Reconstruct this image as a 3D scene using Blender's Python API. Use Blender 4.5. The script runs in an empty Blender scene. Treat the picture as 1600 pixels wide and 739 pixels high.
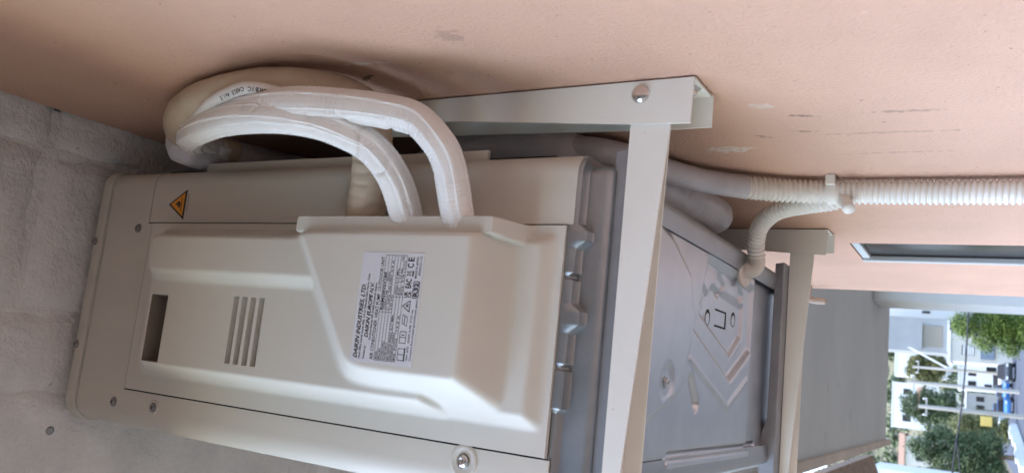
import bpy, bmesh, math, random
import numpy as np
from mathutils import Vector, Matrix, noise

# ------------------------------------------------------------------ camera, sky, sun, exposure
scene = bpy.context.scene
C = bpy.context.collection
random.seed(4)
cam_data = bpy.data.cameras.new("camera")
cam = bpy.data.objects.new("camera", cam_data)
C.objects.link(cam)
cam_data.sensor_fit = 'HORIZONTAL'
cam_data.sensor_width = 36.0
cam_data.lens = 1278.48 / 1600 * 36.0
cam_data.clip_start = 0.01
cam_data.clip_end = 3000
U = (0.1020395, 0.49435024, -0.86325302)      # picture right (the phone was held sideways)
D = (-0.98310455, 0.18267737, -0.01159439)    # picture down
F = (0.1519651, 0.84985106, 0.50463828)       # viewing direction
P = (-0.21525676, -0.53094145, -0.27025605)
cam.matrix_world = Matrix(((U[0], -D[0], -F[0], P[0]), (U[1], -D[1], -F[1], P[1]), (U[2], -D[2], -F[2], P[2]), (0, 0, 0, 1)))
cam_data.dof.use_dof = True
cam_data.dof.focus_distance = 0.80
cam_data.dof.aperture_fstop = 13.0
scene.camera = cam

SUN_EL, SUN_AZ = 62.0, 262.0                  # azimuth measured clockwise from +Y
world = bpy.data.worlds.new("World")
scene.world = world
world.use_nodes = True
wn = world.node_tree.nodes
sky = wn.new('ShaderNodeTexSky')
sky.sky_type = 'NISHITA'
sky.sun_disc = False
sky.sun_elevation = math.radians(SUN_EL)
sky.sun_rotation = math.radians(SUN_AZ)
sky.air_density = 1.0
sky.dust_density = 1.6
sky.ozone_density = 1.0
bg = wn['Background']
bg.inputs['Strength'].default_value = 0.15
world.node_tree.links.new(sky.outputs[0], bg.inputs['Color'])

sun_data = bpy.data.lights.new("sun", 'SUN')
sun_data.energy = 0.6
sun_data.angle = math.radians(12)
sun_data.color = (1.0, 0.95, 0.88)
sun = bpy.data.objects.new("sun", sun_data)
C.objects.link(sun)
az, el = math.radians(SUN_AZ), math.radians(SUN_EL)
to_sun = Vector((math.sin(az) * math.cos(el), math.cos(az) * math.cos(el), math.sin(el)))
sun.rotation_euler = to_sun.to_track_quat('Z', 'Y').to_euler()
sun.location = (-6, -8, 20)

scene.view_settings.view_transform = 'Standard'
scene.view_settings.look = 'None'
scene.view_settings.gamma = 1.0
scene.view_settings.use_curve_mapping = False
scene.view_settings.exposure = 2.66


# ------------------------------------------------------------------ materials
def mat(name, col, rough=0.6, metal=0.0, var=0.0, vscale=8.0, bump=0.0, bscale=80.0, bdist=0.002,
        col2=None, detail=6.0, stretch=(1, 1, 1), spec=0.5, rvar=0.0, trans=0.0):
    """Principled material: base colour mixed with col2 by noise, and fine noise relief."""
    m = bpy.data.materials.new(name)
    m.use_nodes = True
    nt = m.node_tree
    N, L = nt.nodes, nt.links
    b = N['Principled BSDF']
    b.inputs['Base Color'].default_value = (*col, 1)
    b.inputs['Roughness'].default_value = rough
    b.inputs['Metallic'].default_value = metal
    b.inputs['Specular IOR Level'].default_value = spec
    tc = N.new('ShaderNodeTexCoord')
    mp = N.new('ShaderNodeMapping')
    mp.inputs['Scale'].default_value = stretch
    L.new(tc.outputs['Object'], mp.inputs['Vector'])
    m['mp'] = mp.name
    if var > 0 or col2:
        n = N.new('ShaderNodeTexNoise')
        n.inputs['Scale'].default_value = vscale
        n.inputs['Detail'].default_value = detail
        n.inputs['Roughness'].default_value = 0.62
        L.new(mp.outputs[0], n.inputs['Vector'])
        rmp = N.new('ShaderNodeValToRGB')
        c2 = col2 or tuple(c * (1 - var) for c in col)
        c1 = col if col2 else tuple(min(1, c * (1 + var * 0.6)) for c in col)
        rmp.color_ramp.elements[0].position = 0.32
        rmp.color_ramp.elements[1].position = 0.68
        rmp.color_ramp.elements[0].color = (*c2, 1)
        rmp.color_ramp.elements[1].color = (*c1, 1)
        L.new(n.outputs['Fac'], rmp.inputs[0])
        L.new(rmp.outputs[0], b.inputs['Base Color'])
        m['col'] = rmp.name
        if rvar > 0:
            mr = N.new('ShaderNodeMapRange')
            mr.inputs['To Min'].default_value = max(0.02, rough - rvar)
            mr.inputs['To Max'].default_value = min(1, rough + rvar)
            L.new(n.outputs['Fac'], mr.inputs['Value'])
            L.new(mr.outputs[0], b.inputs['Roughness'])
    if bump > 0:
        n2 = N.new('ShaderNodeTexNoise')
        n2.inputs['Scale'].default_value = bscale
        n2.inputs['Detail'].default_value = 8
        n2.inputs['Roughness'].default_value = 0.6
        L.new(mp.outputs[0], n2.inputs['Vector'])
        bp = N.new('ShaderNodeBump')
        bp.inputs['Strength'].default_value = bump
        bp.inputs['Distance'].default_value = bdist
        L.new(n2.outputs['Fac'], bp.inputs['Height'])
        L.new(bp.outputs[0], b.inputs['Normal'])
        m['bump'] = bp.name
    return m


def add_marks(m, marks):
    """Scuffs and patches on a surface: (y, z, length_y, length_z, colour, strength) ellipses with ragged edges."""
    nt = m.node_tree
    N, L = nt.nodes, nt.links
    b = N['Principled BSDF']
    src = b.inputs['Base Color'].links[0].from_socket
    tc = N.new('ShaderNodeTexCoord')
    sep = N.new('ShaderNodeSeparateXYZ')
    L.new(tc.outputs['Object'], sep.inputs[0])
    nz = N.new('ShaderNodeTexNoise')
    nz.inputs['Scale'].default_value = 160
    nz.inputs['Detail'].default_value = 5
    L.new(tc.outputs['Object'], nz.inputs['Vector'])

    def mth(op, a, c):
        n = N.new('ShaderNodeMath')
        n.operation = op
        for i, v in enumerate((a, c)):
            if isinstance(v, (int, float)):
                n.inputs[i].default_value = v
            else:
                L.new(v, n.inputs[i])
        return n.outputs[0]
    for (y, z, ly, lz, col, s, tilt) in marks:
        dy = mth('SUBTRACT', sep.outputs['Y'], y)
        dz = mth('SUBTRACT', sep.outputs['Z'], z)
        ct, st = math.cos(tilt), math.sin(tilt)
        a = mth('ADD', mth('MULTIPLY', dy, ct), mth('MULTIPLY', dz, st))
        c = mth('SUBTRACT', mth('MULTIPLY', dz, ct), mth('MULTIPLY', dy, st))
        a = mth('DIVIDE', a, ly)
        c = mth('DIVIDE', c, lz)
        r2 = mth('ADD', mth('MULTIPLY', a, a), mth('MULTIPLY', c, c))
        r2 = mth('ADD', r2, mth('MULTIPLY', mth('SUBTRACT', nz.outputs['Fac'], 0.5), 5.0))
        f = N.new('ShaderNodeMapRange')
        f.inputs['From Min'].default_value = 1.0
        f.inputs['From Max'].default_value = 0.2
        f.inputs['To Max'].default_value = s
        L.new(r2, f.inputs['Value'])
        mx = N.new('ShaderNodeMix')
        mx.data_type = 'RGBA'
        L.new(f.outputs[0], mx.inputs[0])
        L.new(src, mx.inputs[6])
        mx.inputs[7].default_value = (*col, 1)
        src = mx.outputs[2]
    L.new(src, b.inputs['Base Color'])


def add_specks(m, scale, thr, col, s):
    """Small scattered pits and specks of another colour."""
    nt = m.node_tree
    N, L = nt.nodes, nt.links
    b = N['Principled BSDF']
    src = b.inputs['Base Color'].links[0].from_socket
    tc = N.new('ShaderNodeTexCoord')
    n = N.new('ShaderNodeTexNoise')
    n.inputs['Scale'].default_value = scale
    n.inputs['Detail'].default_value = 3
    L.new(tc.outputs['Object'], n.inputs['Vector'])
    r = N.new('ShaderNodeMapRange')
    r.inputs['From Min'].default_value = thr
    r.inputs['From Max'].default_value = thr + 0.05
    r.inputs['To Max'].default_value = s
    L.new(n.outputs['Fac'], r.inputs['Value'])
    mx = N.new('ShaderNodeMix')
    mx.data_type = 'RGBA'
    L.new(r.outputs[0], mx.inputs[0])
    L.new(src, mx.inputs[6])
    mx.inputs[7].default_value = (*col, 1)
    L.new(mx.outputs[2], b.inputs['Base Color'])


M = {}
M['pink'] = mat('pink_plaster', (0.655, 0.42, 0.318), 0.9, var=0.09, vscale=5, bump=0.7, bscale=300, bdist=0.003, spec=0.2)
DK, CH = (0.10, 0.075, 0.06), (0.72, 0.68, 0.63)
add_marks(M['pink'], [
    (-0.048, 0.168, .012, .004, DK, .75, 1.2), (0.030, 0.130, .004, .030, DK, .55, 0.15), (0.085, 0.085, .006, .030, DK, .4, 0.1),
    (-0.075, 0.150, .003, .022, CH, .6, 0.1), (-0.10, 0.05, .012, .012, DK, .25, 0), (0.115, -0.140, .003, .014, DK, .6, 0.2),
    (0.155, -0.135, .003, .012, DK, .5, 0.1), (0.165, -0.100, .004, .010, DK, .4, 0.4), (0.118, -0.215, .003, .03, DK, .35, 0.1),
    (0.20, -0.060, .010, .022, CH, .8, 0.1), (0.085, -0.115, .006, .012, CH, .5, 0.3), (0.17, -0.20, .003, .06, DK, .22, 0.05),
    (0.23, -0.20, .002, .05, DK, .25, 0.02), (0.31, -0.62, .03, .15, DK, .2, 0.0)])
add_specks(M['pink'], 130, 0.70, (0.22, 0.13, 0.09), 0.6)
add_specks(M['pink'], 60, 0.72, (0.75, 0.58, 0.48), 0.5)
M['ceil'] = mat('white_painted_block', (0.80, 0.785, 0.775), 0.9, var=0.13, vscale=14, bump=0.8, bscale=110, bdist=0.005, spec=0.2)
add_specks(M['ceil'], 70, 0.71, (0.30, 0.27, 0.25), 0.6)
M['soffit'] = mat('grey_render', (0.50, 0.485, 0.465), 0.9, var=0.08, vscale=1.2, bump=0.12, bscale=14, bdist=0.01, spec=0.2)
add_specks(M['soffit'], 5, 0.67, (0.26, 0.23, 0.21), 0.25)
M['fascia'] = mat('beige_render', (0.50, 0.40, 0.33), 0.9, var=0.15, vscale=3, bump=0.4, bscale=20, bdist=0.01)
M['case'] = mat('ivory_painted_steel', (0.61, 0.58, 0.52), 0.42, var=0.05, vscale=5, stretch=(5, 5, 1), bump=0.06, bscale=600, bdist=0.0004, spec=0.45)
M['cover'] = mat('ivory_moulded_plastic', (0.635, 0.615, 0.56), 0.5, var=0.035, vscale=9, bump=0.10, bscale=900, bdist=0.0004, spec=0.4)
M['pocket'] = mat('shade_brown_pocket', (0.24, 0.20, 0.165), 0.7)  # the recess's shade is put into this brown; the plastic itself is ivory
M['dark'] = mat('dark_interior', (0.02, 0.02, 0.02), 0.8)
M['galv'] = mat('galvanised_steel', (0.49, 0.515, 0.55), 0.34, metal=0.9, var=0.08, vscale=30, bump=0.08, bscale=120, bdist=0.001, rvar=0.06)
M['pan'] = mat('galvanised_tray_steel', (0.35, 0.37, 0.39), 0.40, metal=0.85, var=0.10, vscale=30, bump=0.06, bscale=150, bdist=0.001, rvar=0.08)
M['foot'] = mat('grey_steel_foot', (0.30, 0.31, 0.33), 0.5, metal=0.5, var=0.12, vscale=30)
M['chrome'] = mat('zinc_plated_bolt', (0.72, 0.71, 0.70), 0.22, metal=1.0, var=0.1, vscale=90)
M['screw'] = mat('dull_screw', (0.30, 0.30, 0.31), 0.4, metal=0.9)
M['bracket'] = mat('cream_powder_coat', (0.79, 0.78, 0.73), 0.45, var=0.05, vscale=9, bump=0.08, bscale=400, bdist=0.0006)
M['white_tape'] = mat('white_vinyl_tape', (0.80, 0.785, 0.77), 0.5, var=0.04, vscale=40, bump=0.5, bscale=300, bdist=0.0012)
M['beige_tape'] = mat('beige_vinyl_tape', (0.55, 0.45, 0.345), 0.5, var=0.08, vscale=30, bump=0.3, bscale=120, bdist=0.001)
M['cable'] = mat('white_cable_sheath', (0.72, 0.69, 0.67), 0.45, var=0.03, vscale=60)
M['film'] = mat('grey_white_film_wrap', (0.60, 0.59, 0.63), 0.38, var=0.12, vscale=28, bump=0.5, bscale=60, bdist=0.003)
M['hose'] = mat('white_corrugated_plastic', (0.80, 0.77, 0.72), 0.5, var=0.05, vscale=18)
M['drain'] = mat('cream_plastic_elbow', (0.62, 0.56, 0.50), 0.5, var=0.05, vscale=20)
add_specks(M['bracket'], 150, 0.735, (0.30, 0.24, 0.18), 0.5)
add_specks(M['case'], 110, 0.74, (0.30, 0.26, 0.21), 0.35)
M['label'] = mat('silver_white_label', (0.66, 0.67, 0.71), 0.45, var=0.02, vscale=30)
M['ink'] = mat('black_ink', (0.03, 0.03, 0.035), 0.6)
M['orange'] = mat('orange_sticker', (0.82, 0.33, 0.02), 0.5)
M['glass'] = mat('dark_window_glass', (0.02, 0.02, 0.022), 0.2, spec=0.25)
M['frame'] = mat('grey_window_reveal', (0.50, 0.52, 0.53), 0.6, var=0.05)
M['column'] = mat('grey_column_render', (0.50, 0.50, 0.50), 0.85, var=0.06, vscale=1.5)
M['floor'] = mat('terrace_tiles', (0.30, 0.28, 0.26), 0.7, var=0.10, vscale=2)
M['earth'] = mat('dry_ground', (0.13, 0.12, 0.10), 0.95, spec=0.05, var=0.25, vscale=0.25, bump=0.4, bscale=2, bdist=0.1)
M['asphalt'] = mat('asphalt', (0.085, 0.095, 0.115), 0.95, spec=0.05, var=0.15, vscale=0.6, bump=0.3, bscale=20, bdist=0.02)
M['hill'] = mat('scrub_hillside', (0.10, 0.11, 0.055), 0.95, col2=(0.20, 0.18, 0.12), vscale=0.06, bump=0.8, bscale=0.3, bdist=1.0)
M['white_wall'] = mat('whitewashed_wall', (0.66, 0.66, 0.64), 0.85, var=0.06, vscale=0.6)
M['grey_wall'] = mat('grey_house_wall', (0.25, 0.26, 0.26), 0.85, var=0.08, vscale=0.6)
M['cream_wall'] = mat('cream_house_wall', (0.48, 0.46, 0.40), 0.85, var=0.06, vscale=0.6)
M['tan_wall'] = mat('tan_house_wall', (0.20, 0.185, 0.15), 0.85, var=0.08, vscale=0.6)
M['blue_grey'] = mat('blue_grey_shutter', (0.14, 0.18, 0.23), 0.6)
M['tile'] = mat('terracotta_tile', (0.24, 0.15, 0.10), 0.85, var=0.5, vscale=14)
M['concrete'] = mat('pole_concrete', (0.36, 0.34, 0.30), 0.85, var=0.08, vscale=1)
M['yellow'] = mat('yellow_sign_paint', (0.72, 0.52, 0.14), 0.5)
M['blue_car'] = mat('blue_car_paint', (0.06, 0.20, 0.46), 0.25, spec=0.6)
M['pale_car'] = mat('pale_blue_car_paint', (0.30, 0.48, 0.66), 0.25, spec=0.6)
M['white_car'] = mat('white_car_paint', (0.72, 0.74, 0.76), 0.25, spec=0.6)
M['black_car'] = mat('dark_car_paint', (0.03, 0.035, 0.04), 0.25, spec=0.6)
M['rubber'] = mat('tyre_rubber', (0.02, 0.02, 0.02), 0.8)
M['wire'] = mat('black_wire', (0.015, 0.017, 0.02), 0.6)
M['bark'] = mat('bark', (0.14, 0.10, 0.07), 0.95, var=0.2, vscale=3)


def leaf_mat(name, col, col2):
    m = mat(name, col, 0.6, col2=col2, vscale=0.9, spec=0.3)
    return m


M['leaf_bright'] = leaf_mat('bright_green_needles', (0.12, 0.17, 0.025), (0.055, 0.09, 0.015))
M['leaf_dark'] = leaf_mat('dark_green_leaves', (0.085, 0.115, 0.045), (0.042, 0.066, 0.030))
M['leaf_olive'] = leaf_mat('olive_leaves', (0.15, 0.15, 0.05), (0.07, 0.085, 0.03))


# ------------------------------------------------------------------ mesh helpers
class MB:
    def __init__(self):
        self.v, self.f = [], []

    def add(self, vs, fs):
        o = len(self.v)
        self.v += [tuple(p) for p in vs]
        self.f += [tuple(i + o for i in f) for f in fs]
        return self

    def box(self, x0, x1, y0, y1, z0, z1):
        x0, x1 = sorted((x0, x1)); y0, y1 = sorted((y0, y1)); z0, z1 = sorted((z0, z1))
        self.add([(x0, y0, z0), (x1, y0, z0), (x1, y1, z0), (x0, y1, z0), (x0, y0, z1), (x1, y0, z1), (x1, y1, z1), (x0, y1, z1)],
                 [(0, 3, 2, 1), (4, 5, 6, 7), (0, 1, 5, 4), (1, 2, 6, 5), (2, 3, 7, 6), (3, 0, 4, 7)])
        return self

    def prism(self, poly, a, b, axis):
        """poly in the two other axes, extruded from a to b along axis (0 x, 1 y, 2 z)."""
        n = len(poly)

        def put(p, t):
            q = list(p)
            q.insert(axis, t)
            return tuple(q)
        self.add([put(p, a) for p in poly] + [put(p, b) for p in poly],
                 [tuple(range(n))[::-1], tuple(range(n, 2 * n))] + [(i, (i + 1) % n, n + (i + 1) % n, n + i) for i in range(n)])
        return self

    def lathe(self, origin, axis, prof, n=20):
        """prof: (distance along axis, radius)."""
        w = Vector(axis).normalized()
        u = w.orthogonal().normalized()
        v = w.cross(u)
        o = Vector(origin)
        vs, fs = [], []
        for (h, r) in prof:
            for k in range(n):
                a = 2 * math.pi * k / n
                vs.append(o + w * h + (u * math.cos(a) + v * math.sin(a)) * r)
        m = len(prof)
        for i in range(m - 1):
            for k in range(n):
                fs.append((i * n + k, i * n + (k + 1) % n, (i + 1) * n + (k + 1) % n, (i + 1) * n + k))
        fs.append(tuple(range(n))[::-1])
        fs.append(tuple(range((m - 1) * n, m * n)))
        return self.add(vs, fs)

    def grid(self, pts, nu, nv):
        self.add(pts, [(i * nv + j, i * nv + j + 1, (i + 1) * nv + j + 1, (i + 1) * nv + j) for i in range(nu - 1) for j in range(nv - 1)])
        return self

    def build(self, name, material, parent=None, smooth=False, bevel=0.0, angle=None, seg=2):
        me = bpy.data.meshes.new(name)
        me.from_pydata(self.v, [], self.f)
        me.update()
        bm = bmesh.new()
        bm.from_mesh(me)
        bmesh.ops.recalc_face_normals(bm, faces=bm.faces)
        bm.to_mesh(me)
        bm.free()
        o = bpy.data.objects.new(name, me)
        C.objects.link(o)
        if material:
            me.materials.append(M[material] if isinstance(material, str) else material)
        if smooth:
            me.polygons.foreach_set('use_smooth', [True] * len(me.polygons))
            if angle:
                me.set_sharp_from_angle(angle=math.radians(angle))
        if bevel > 0:
            md = o.modifiers.new('bevel', 'BEVEL')
            md.width = bevel
            md.segments = seg
            md.limit_method = 'ANGLE'
            md.angle_limit = math.radians(35)
            md.harden_normals = False
        if parent:
            o.parent = parent
        return o


def tag(o, label=None, cat=None, group=None, kind=None):
    if label: o['label'] = label
    if cat: o['category'] = cat
    if group: o['group'] = group
    if kind: o['kind'] = kind
    return o


def thing(name, label, cat, loc=(0, 0, 0), group=None):
    o = bpy.data.objects.new(name, None)
    o.empty_display_size = 0.05
    C.objects.link(o)
    o.location = loc
    return tag(o, label, cat, group)


def spline(pts, step):
    """Catmull-Rom through pts, resampled about every step metres."""
    P_ = [Vector(p) for p in pts]
    P_ = [P_[0] * 2 - P_[1]] + P_ + [P_[-1] * 2 - P_[-2]]
    raw = []
    for i in range(1, len(P_) - 2):
        a, b, c, d = P_[i - 1], P_[i], P_[i + 1], P_[i + 2]
        for k in range(24):
            t = k / 24
            raw.append(0.5 * ((2 * b) + (c - a) * t + (2 * a - 5 * b + 4 * c - d) * t * t + (3 * b - a - 3 * c + d) * t ** 3))
    raw.append(P_[-2])
    L = [0]
    for i in range(1, len(raw)):
        L.append(L[-1] + (raw[i] - raw[i - 1]).length)
    n = max(2, int(L[-1] / step))
    out, j = [], 0
    for k in range(n + 1):
        s = L[-1] * k / n
        while j < len(L) - 2 and L[j + 1] < s:
            j += 1
        t = (s - L[j]) / max(1e-9, L[j + 1] - L[j])
        out.append(raw[j].lerp(raw[j + 1], min(1, t)))
    return out, L[-1]


def tube(mb, pts, rad, step=0.004, n=24, ref=(0, 0, 1), closed_ends=True):
    """rad(s, total, theta) -> radius; swept along a smooth path."""
    path, tot = spline(pts, step)
    m = len(path)
    t0 = (path[1] - path[0]).normalized()
    u = Vector(ref) - t0 * Vector(ref).dot(t0)
    u.normalize()
    vs = []
    s = 0
    for i in range(m):
        t = (path[min(i + 1, m - 1)] - path[max(i - 1, 0)]).normalized()
        u = (u - t * u.dot(t)).normalized()
        v = t.cross(u)
        if i:
            s += (path[i] - path[i - 1]).length
        for k in range(n):
            a = 2 * math.pi * k / n
            r = rad(s, tot, a) if callable(rad) else rad
            vs.append(path[i] + (u * math.cos(a) + v * math.sin(a)) * r)
    fs = [(i * n + k, i * n + (k + 1) % n, (i + 1) * n + (k + 1) % n, (i + 1) * n + k) for i in range(m - 1) for k in range(n)]
    if closed_ends:
        fs += [tuple(range(n))[::-1], tuple(range((m - 1) * n, m * n))]
    mb.add(vs, fs)
    return path


def arc(cx, cy, r, a0, a1, n=8):
    return [(cx + r * math.cos(math.radians(a0 + (a1 - a0) * i / n)), cy + r * math.sin(math.radians(a0 + (a1 - a0) * i / n))) for i in range(n + 1)]


def sheet(mb, path, z0, z1, th):
    """A bent sheet: open path in XY, extruded in Z, th thick to the left of the path."""
    n = len(path)
    inner = []
    for i in range(n):
        a, b = Vector(path[max(i - 1, 0)]), Vector(path[min(i + 1, n - 1)])
        d = (b - a).normalized()
        inner.append((path[i][0] - d.y * th, path[i][1] + d.x * th))
    mb.prism(list(path) + inner[::-1], z0, z1, 2)
    return mb


def ss(t):
    t = np.clip(t, 0, 1)
    return t * t * (3 - 2 * t)


# ================================================================== THE SETTING
CEIL = 0.586
# pink wall: rough plaster, with a window opening and an end at y = 1.23
wall = MB()
YW0, YW1, ZW0 = -3.0, 1.23, -2.6
wy0, wy1, wz0, wz1 = 0.69, 0.835, -1.6, -0.098
for (a, b, c, d) in ((YW0, wy0, ZW0, CEIL), (wy1, YW1, ZW0, CEIL), (wy0, wy1, wz1, CEIL), (wy0, wy1, ZW0, wz0)):
    wall.box(0.0, 0.25, a, b, c, d)
wall_o = tag(wall.build('wall', 'pink'), kind='structure')
win = thing('window', 'narrow dark window set back in the pink wall beyond the brackets', 'window', (0, wy0, wz0))


def rel(o, parent):
    o.parent = parent
    o.matrix_parent_inverse = Matrix.Translation(-Vector(parent.location))
    return o


rel(MB().box(0.0065, 0.030, wy0 + 0.001, wy1 - 0.004, wz0, wz1 - 0.014).build('pane', 'glass'), win)
rel(MB().box(-0.003, 0.0060, wy1 - 0.006, wy1 + 0.006, wz0, wz1).build('jamb', 'frame', bevel=0.002), win)
rel(MB().box(0.001, 0.05, wy0 + 0.001, wy1 - 0.007, wz1 - 0.013, wz1 - 0.001).build('head', 'frame', bevel=0.002), win)

# ceiling: painted blocks with open joints, under a slab that runs on beyond the wall's end
slab = MB().box(-0.62, 0.9, -3.0, 8.35, CEIL + 0.03, CEIL + 0.22)
slab_o = tag(slab.build('ceiling', 'soffit'), kind='structure')
MB().box(-0.618, 0.898, 1.0, 8.345, CEIL - 0.004, CEIL + 0.029).build('soffit_panel', 'soffit', slab_o)
edge = MB()
edge.prism([(-0.622, CEIL - 0.030), (-0.572, CEIL - 0.030), (-0.565, CEIL - 0.022), (-0.565, CEIL + 0.029), (-0.618, CEIL + 0.029), (-0.625, CEIL + 0.22), (-0.64, CEIL + 0.22)], -3.0, 8.6, 1)
edge.build('edge_beam', 'fascia', slab_o)
MB().box(-0.64, -0.571, -3.0, 1.9, CEIL - 0.17, CEIL - 0.031).build('beam_light_blocker', 'fascia', slab_o)  # unseen box added under the beam to darken the unit's top


def rough_block(x0, x1, y0, y1, seed):
    """One ceiling block: underside slightly dished and uneven, ragged edges."""
    nx, ny = max(6, int((x1 - x0) / 0.012)), max(6, int((y1 - y0) / 0.014))
    pts = []
    for i in range(nx + 1):
        for j in range(ny + 1):
            u, v = i / nx, j / ny
            x, y = x0 + (x1 - x0) * u, y0 + (y1 - y0) * v
            e = min(u * (x1 - x0), (1 - u) * (x1 - x0), v * (y1 - y0), (1 - v) * (y1 - y0))
            w = Vector((x * 30, y * 30, seed))
            q = noise.noise(w) * 0.0022 + noise.noise(w * 2.2 + Vector((3, 1, 7))) * 0.0016
            z = CEIL + q * 1.3 + (0.0062 * (1 - min(1, e / (0.006 + 0.004 * noise.noise(w * 0.7)))) ** 2)
            if 0 < i < nx and 0 < j < ny:
                pass
            else:
                x += noise.noise(w * 1.2) * 0.004
                y += noise.noise(w * 1.2 + Vector((9, 9, 9))) * 0.004
            pts.append((x, y, z))
    mb = MB().grid(pts, nx + 1, ny + 1)
    n0 = len(pts)
    rim = [i * (ny + 1) for i in range(nx + 1)] + [nx * (ny + 1) + j for j in range(1, ny + 1)] + \
          [i * (ny + 1) + ny for i in range(nx - 1, -1, -1)] + [j for j in range(ny - 1, 0, -1)]
    mb.v += [(pts[k][0], pts[k][1], CEIL + 0.03) for k in rim]
    m = len(rim)
    mb.f += [(rim[k], rim[(k + 1) % m], n0 + (k + 1) % m, n0 + k) for k in range(m)]
    mb.f.append(tuple(range(n0, n0 + m)))
    return mb


G = 0.0030
MB().box(-0.56, -0.001, -0.903, 0.99, CEIL + 0.0060, CEIL + 0.029).build('joint_mortar', 'ceil', slab_o)
cuts = {0: [-0.90, -0.47, -0.052, 0.34, 0.72, 0.99], 1: [-0.90, -0.50, -0.056, 0.36, 0.70, 0.99],
        2: [-0.90, -0.26, 0.20, 0.60, 0.99], 3: [-0.90, -0.40, 0.45, 0.99]}
cols = [(-0.043, 0.012), (-0.212, -0.043), (-0.292, -0.212), (-0.56, -0.292)]
for ci, (xa, xb) in enumerate(cols):
    cs = cuts[ci]
    for k in range(len(cs) - 1):
        rough_block(xa + G, xb - (G if ci else 0.001), cs[k] + G, cs[k + 1] - G, ci * 7.3 + k * 3.1).build('ceiling_block', 'ceil', slab_o, smooth=True, angle=50)
MB().box(-0.56, -0.001, -3.0, -0.903, CEIL, CEIL + 0.029).build('ceiling_block', 'ceil', slab_o)
m_ = MB().lathe((-0.335, 0.0, CEIL + 0.001), (0, 0, -1), [(0, .0045), (.002, .0045), (.003, .003)], 12)
m_.build('ceiling_screw', 'screw', slab_o)

col_o = tag(MB().box(0.615, 0.95, 6.95, 7.50, -3.0, CEIL - 0.005).build('concrete_column', 'column', bevel=0.01),
            'grey square column holding the far end of the ceiling beyond the pink wall', 'column')
blocker_o = tag(MB().box(-0.72, 0.0, -1.15, -1.00, -2.6, CEIL).build('light_blocking_wall', 'tan_wall'), kind='structure')  # unseen wall added behind the camera to cut light from that side
low_blocker_o = tag(MB().box(-0.75, -0.65, -1.45, 8.4, -2.6, -1.5).build('low_light_blocker', 'tan_wall'), kind='structure')  # unseen low wall added to hold back light bounced off the ground
floor_o = tag(MB().box(-0.75, 0.9, -3.0, 8.4, -2.75, -2.6).build('terrace_floor', 'floor'), kind='structure')

# ground to the horizon, a rising hill behind the town
gp, NG = [], 60
for i in range(NG + 1):
    for j in range(NG + 1):
        x = -1500 + 3000 * i / NG
        y = -600 + 2600 * (j / NG) ** 1.0
        gp.append((x, y, -3.0))
ground = tag(MB().grid(gp, NG + 1, NG + 1).build('ground', 'earth'), kind='structure')
hp = []
for i in range(61):
    for j in range(41):
        x, y = -260 + 520 * i / 60, 128 + 300 * j / 40
        z = -3.6 + 62 * ss(np.array((y - 130) / 260.0)).item() + 2.4 * noise.noise(Vector((x / 22, y / 22, 0)))
        hp.append((x, y, z))
hill = tag(MB().grid(hp, 61, 41).build('hill', 'hill', smooth=True), kind='structure')


def road_z(y):
    return -2.98 + max(0.0, y - 40) * 0.0124


road = tag(MB().prism([(20, -3.4), (20, -2.98), (40, -2.98), (131, road_z(131)), (131, -3.4)], -5.4, 9.5, 0).build('road', 'asphalt'), kind='structure')

# ================================================================== THE OUTDOOR UNIT
XR, XF, W_ = -0.055, -0.318, 0.675
unit = thing('outdoor_unit', 'ivory air conditioner outdoor unit hung under the ceiling on two wall brackets', 'air conditioner', (0, 0, 0))
rr, rf = 0.016, 0.022
rear_arc = arc(XR - rr, rr, rr, 0, -90)                 # (XR, rr) -> (XR - rr, 0)
front_arc = arc(XF + rf, rf, rf, -90, -180)
far_arc_f = arc(XF + rf, W_ - rf, rf, 180, 90)
SP = 0.0013                                             # open joint between sheets

sheet(MB(), [(XR, 0.62)] + rear_arc + [(-0.1105, 0.0)], -0.006, 0.4805, -0.002).build('rear_panel', 'case', unit, smooth=True, angle=40)
fp = sheet(MB(), [(-0.2803, 0.0)] + front_arc + far_arc_f + [(XR, W_)], -0.004, 0.4818, -0.002)
sheet(fp, [(XR, 0.62)] + rear_arc + front_arc + far_arc_f + [(XR, W_)], 0.4818, 0.5495, -0.002)
fp.box(-0.2803, -0.1105 - 0.0013, 0.0, 0.002, 0.4750, 0.4818)
MB().box(-0.2790, -0.1120, -0.0004, 0.003, 0.4729, 0.4749).build('gap_shade_strip', 'dark', unit)  # flush dark strip painted in for the shade of the open joint
fp.build('front_panel', 'case', unit, smooth=True, angle=40)


def rrect(x0, x1, y0, y1, r0, r1, n=8):
    return arc(x1 - r1, y0 + r1, r1, 0, -90, n) + arc(x0 + r0, y0 + r0, r0, -90, -180, n) + \
        arc(x0 + r0, y1 - r0, r0, 180, 90, n) + arc(x1 - r1, y1 - r1, r1, 90, 0, n)


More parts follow.
